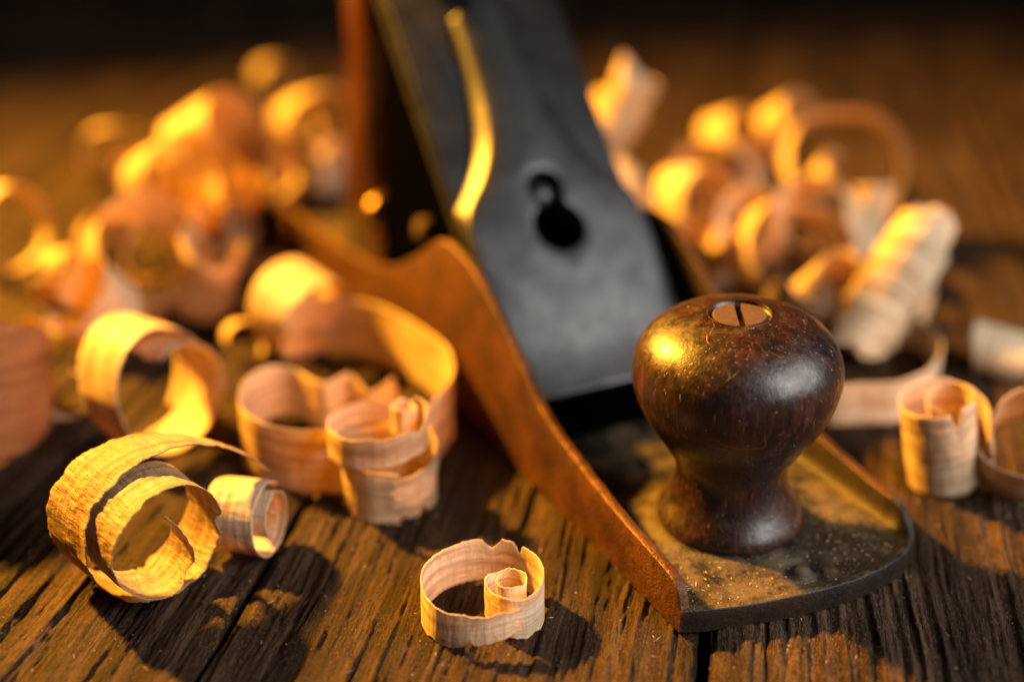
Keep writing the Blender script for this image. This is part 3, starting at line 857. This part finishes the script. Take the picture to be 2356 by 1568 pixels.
g = ground(700, 450)
curl(NM, "low orange curl under the hooded yellow curl", g + [0, .2, 1.0], (-.3, -.8, .35), [.5, .8, 1.0, 1.0], [300, 190, 80, -30], [.4, .55, .55, .4], [0, 0, 0, .1], M_FAR, seed=23)
g = ground(775, 445)
curl(NM, "narrow upright bright curl touching the plane handle", g + [0, .3, 1.0], (.3, -.35, .85), [.4, .6, .65, .6], [60, 160, 250, 330], [.6, .8, .8, .6], [0, 0, 0, 0], M_FAR, seed=24)
g = ground(625, 640)
strip(NM, "flat yellow strip lying between the left heap and the plane", [(g[0] - 1.1, g[1] + .6, .25, .35, .5, .02), (g[0] - .4, g[1] + .3, .45, .38, .55, .0), (g[0] + .4, g[1], .4, .35, .55, -.05), (g[0] + 1.1, g[1] - .3, .12, .25, .4, 0)], M_FAR, seed=25)
g = ground(15, 640)
curl(NM, "faint loose ring at the left edge of the bench", g + [0, .5, 1.3], (.75, -.6, .2), [1.0, 1.3, 1.35, 1.3], [230, 110, 0, -110], [.3, .35, .35, .25], [0, 0, 0, .1], M_FAR, seed=26)
g = ground(560, 830)
curl(NM, "short yellow curl left of the arched curl", g + [0, 0, .45], (.5, -.75, .3), [.4, .5, .55], [200, 90, -40], [.4, .5, .4], [0, 0, 0], M_FAR, seed=27)
# --- right side
g = ground(2180, 1150)
curl(NM, "cone shaped upright roll with petal like top right of the knob", g + [-.05, .5, 1.1], (-.20, -.10, .95), [.10, .32, .50, .66, .76, .84, .88, .90], [300, 210, 110, 0, -90, -180, -260, -330], [.55, .75, .95, 1.0, .98, .95, .85, .6],
     [.22, .2, .15, .08, 0, -.06, -.15, -.25], M_SHAVE, step=.03, na=30, ragged=.04, seed=30, tears=4)
g = ground(2330, 1165)
curl(NM, "leaning looped curl cut by the right edge beside the cone shaped roll", g + [.25, .6, 1.15], (-.15, -.55, .80), [.7, .88, .95, .98, 1.0], [165, 90, 0, -100, -170], [.5, .62, .66, .62, .5], [0, .05, .02, -.1, -.25], M_SHAVE, step=.03, na=28, ragged=.035, seed=31, tears=2)
g = ground(2000, 905)
P = []
for x, y, h in [(1880, 800, .9), (1870, 850, .9), (1910, 890, .95), (1990, 885, 1.0), (2075, 880, 1.0), (2140, 850, 1.0), (2168, 795, .95), (2130, 745, .8), (2060, 730, .7)]:
    w = ground(x, y, h); P.append((w[0], w[1], h / 2, 0, .05, h / 2))
strip(NM, "low wide loop on edge right behind the knob", P, M_PALE, seed=32, na=22)
d = unit([.50, .27, .82]); a = ground(1965, 800, .35)
turn = np.linspace(0, 1, 21)
curl(NM, "long ridged spiral roll leaning up to the right behind the knob", a + d * 1.75, d, list(.58 + .26 * turn ** .7), list(-60 + 800 * turn), list(1.2 + .75 * np.sin(np.pi * np.clip(turn * 1.15, 0, 1)) + .2 * np.sin(turn * 31)), list(.35 - .7 * turn + .12 * np.sin(turn * 19)),
     M_PALE, seed=33, na=60, step=.04, rest=True, ragged=.05, chatter=.008, ribs=.045, flare=-.04, tears=5, wob=.04)
g = ground(2310, 880)
curl(NM, "pale strip curving down at the right edge of the bench", g + [.3, .4, .6], (.85, -.40, -.10), [.6, .85, .9, .9], [190, 120, 50, -10], [.8, 1.1, 1.1, .9], [0, 0, 0, .0], M_PALE, seed=34)
g = ground(1810, 715)
curl(NM, "ring with orange hollow facing front in the right heap", g + [0, .3, 1.5], (.12, -.85, .5), [.45, 1.0, 1.25, 1.3, 1.3, 1.2], [170, 110, 10, -80, -180, -250], [.5, .7, .8, .85, .8, .6], [.2, .15, .1, 0, -.1, -.2], M_FAR, seed=35, na=24)
g = ground(1840, 760)
curl(NM, "wide shaded shaving below the ring with orange hollow", g + [0, 0, .8], (.2, -.6, .75), [.9, 1.2, 1.3, 1.2], [180, 250, 310, 380], [.7, .8, .8, .6], [0, 0, 0, 0], M_PALE, seed=36)
g = ground(1625, 690)
curl(NM, "curl with pale front peeping over the plane side", g + [.1, .3, 1.3], (-.55, -.70, .45), [.6, 1.0, 1.1, 1.1], [20, 110, 220, 330], [.5, .75, .8, .6], [0, 0, 0, .1], M_FAR, seed=37)
# twisted tower behind the lever cap
def tube(name, label, a, b, r, turns, ph, mat, seed, fill_=.62, **kw):
    """a ribbon wound into a tube from a to b"""
    d = unit(b - a); L = np.linalg.norm(b - a)
    k = int(turns * 8) + 1; an = np.linspace(0, 360 * turns, k) + ph
    rr = r * (.92 + .14 * np.sin(np.linspace(0, 7, k) + seed))
    hw = np.full(k, L / turns * fill_); hw[0] *= .5; hw[-1] *= .4
    return curl(name, label, (a + b) / 2, d, list(rr), list(an), list(hw), list(np.linspace(-L / 2, L / 2, k) * .8), mat, seed=seed, **kw)
a = ground(1392, 300, 3.2); b = a + [1.0, .2, 1.6]
tube(NM, "upper yellow roll tilting up to the right beside the blade", a, b, .74, 3.2, 40, M_FAR, 38, na=20, rest=False, flare=.12)
a = ground(1395, 345, 2.7); b = a + [1.3, -.8, -1.8]
tube(NM, "lower roll leaning down to the right under the tilted yellow roll", a, b, .76, 3.2, 200, M_FAR, 47, na=20, flare=.12)
g = ground(1400, 480)
curl(NM, "short pale splinter curl against the blade edge", g + [0, .2, 2.2], (.3, -.3, .9), [.35, .5, .5], [60, 180, 290], [.9, 1.1, .8], [0, 0, 0], M_FAR, seed=39, rest=False)
# right back
g = ground(1640, 500)
curl(NM, "round orange curl at the left end of the right back heap", g + [0, .5, 1.5], (-.3, -.85, .4), [.6, 1.1, 1.3, 1.2], [300, 180, 60, -60], [.6, .8, .85, .6], [0, 0, 0, .1], M_FAR, seed=40)
g = ground(1750, 500)
curl(NM, "slanting shaving in the middle of the right back heap", g + [0, .2, 1.7], (-.6, -.5, .6), [.8, 1.1, 1.2, 1.1], [40, 120, 210, 300], [.6, .8, .8, .6], [0, 0, 0, .1], M_FAR, seed=41)
g = ground(1940, 560)
curl(NM, "largest arching loop at the back right", g + [-.1, .3, 2.35], (-.10, -.92, .38), [1.5, 2.1, 2.3, 2.1, 1.9, 1.8, 1.6], [200, 140, 90, 40, -10, -60, -120], [.5, .65, .7, .72, .75, .75, .6], [.9, .6, .3, 0, -.3, -.4, -.4], M_FAR, seed=42)
g = ground(1800, 440)
curl(NM, "bright tipped curl poking up behind the largest loop", g + [0, .2, 2.3], (.4, -.6, .65), [.5, .75, .85, .8], [260, 150, 50, -40], [.6, .8, .8, .5], [0, 0, 0, .1], M_FAR, seed=43, rest=False)
g = ground(1890, 500)
curl(NM, "narrow orange curl inside the largest loop", g + [0, .6, 1.3], (.25, -.4, .9), [.35, .5, .6], [30, 180, 320], [.7, .9, .7], [0, 0, 0], M_FAR, seed=44)
g = ground(1985, 605)
strip(NM, "pale upright strip below the largest loop", [(g[0] - .5, g[1] + .6, 1.1, .1, 0, 1.05), (g[0] + .1, g[1] + .2, 1.2, .1, 0, 1.1), (g[0] + .6, g[1] + .4, 1.2, .1, 0, 1.1), (g[0] + .8, g[1] + 1.0, 1.1, .1, 0, .9)], M_PALE, seed=45)
g = ground(2125, 770)
strip(NM, "thin orange splinter standing behind the low wide loop", [(g[0] - .15, g[1], .6, .12, .02, .0), (g[0] - .05, g[1] + .05, 1.1, .15, .02, 0), (g[0] + .05, g[1] + .1, 1.6, .12, .02, 0)], M_FAR, seed=46, rest=True)

# more of both heaps
for px, py, dz, d, r, hw, a0, m, sd, lab in [
    (360, 690, 1.0, (.4, -.8, .4), .95, .7, 210, M_FAR, 60, "bright rolled curl filling the middle of the left heap"),
    (150, 700, .6, (.75, -.4, .3), .7, .55, 160, M_FAR, 61, "small loose curl at the near left foot of the left heap"),
    (545, 560, 1.6, (.3, -.4, .85), .75, .9, 60, M_FAR, 62, "upright curl at the right shoulder of the left heap"),
    (330, 470, 1.0, (-.4, -.8, .3), .8, .5, 240, M_FAR, 63, "loose yellow curl behind the tall ring"),
    (690, 350, 1.0, (.5, -.7, .4), .9, .6, 120, M_FAR, 64, "pale curl half hidden behind the hooded yellow curl"),
    (1600, 610, 1.7, (.5, -.75, .35), 1.15, .75, 210, M_FAR, 65, "bright rolled curl just beyond the plane side"),
    (1700, 640, 1.5, (-.3, -.6, .7), 1.0, .8, 150, M_FAR, 66, "upright yellow curl left of the ring with orange hollow"),
    (1870, 640, 2.0, (-.5, -.65, .5), 1.2, .8, 230, M_PALE, 67, "pale roll behind the ring with orange hollow"),
    (1690, 430, 1.3, (.55, -.6, .5), 1.1, .75, 250, M_FAR, 68, "golden roll at the back of the right heap"),
    (1900, 790, .8, (.4, -.5, .7), .85, .7, 180, M_PALE, 69, "low pale curl tucked behind the knob")]:
    g = ground(px, py)
    curl(NM, lab, g + [0, .3, dz], d, [r * .5, r * .85, r, r * 1.04, r], [a0 + 60, a0 - 40, a0 - 150, a0 - 260, a0 - 350], [hw * .6, hw * .9, hw, hw, hw * .7], [.12, .1, 0, -.08, -.15], m, seed=sd, na=18)

# ------------------------------------------------------------------ sawdust on the toe deck and on the bench
def build_dust():
    V, F = [], []
    ca, sa = math.cos(PA), math.sin(PA)
    def fleck(p, L, w, az, tilt):
        d = np.array([math.cos(az) * math.cos(tilt), math.sin(az) * math.cos(tilt), math.sin(tilt)]) * L / 2
        q = np.array([-math.sin(az), math.cos(az), 0]) * w / 2
        n = np.array([0, 0, w * .5]); b = len(V)
        V.extend([p - d, p + q, p + d, p - q, p + n])
        F.extend([(b, b + 1, b + 4), (b + 1, b + 2, b + 4), (b + 2, b + 3, b + 4), (b + 3, b, b + 4), (b + 3, b + 2, b + 1), (b + 3, b + 1, b)])
    for _ in range(380):
        v, u = rng.uniform(.4, 5.0), rng.normal(.5, 1.6)
        lim = np.interp(v, [0, 1, 2.1, 3.3, 4.4, 5.2], [.2, -.15, -.35, -.42, -.2, .3])
        if u < lim or u > 6 or math.hypot(v - 2.53, u - 2.2) < 1.45: continue
        p = np.array([toe[0] + v * ca - u * sa, toe[1] + v * sa + u * ca, DECK + .055])
        fleck(p, rng.gamma(2, .022) + .015, rng.uniform(.012, .03), rng.uniform(0, 6.3), rng.uniform(-.2, .4))
    for _ in range(750):
        x, y = rng.uniform(-10, 11), rng.uniform(16.5, 34)
        fleck(np.array([x, y, .045]), rng.gamma(1.3, .045) + .012, rng.uniform(.010, .03), rng.uniform(0, 6.3), rng.uniform(-.2, .5))
    o = link_mesh("sawdust", V, F, M_DUST, smooth=False)
    o["kind"] = "stuff"; o["label"] = "fine sawdust and splinters on the plane toe and the bench"; o["category"] = "sawdust"
build_dust()
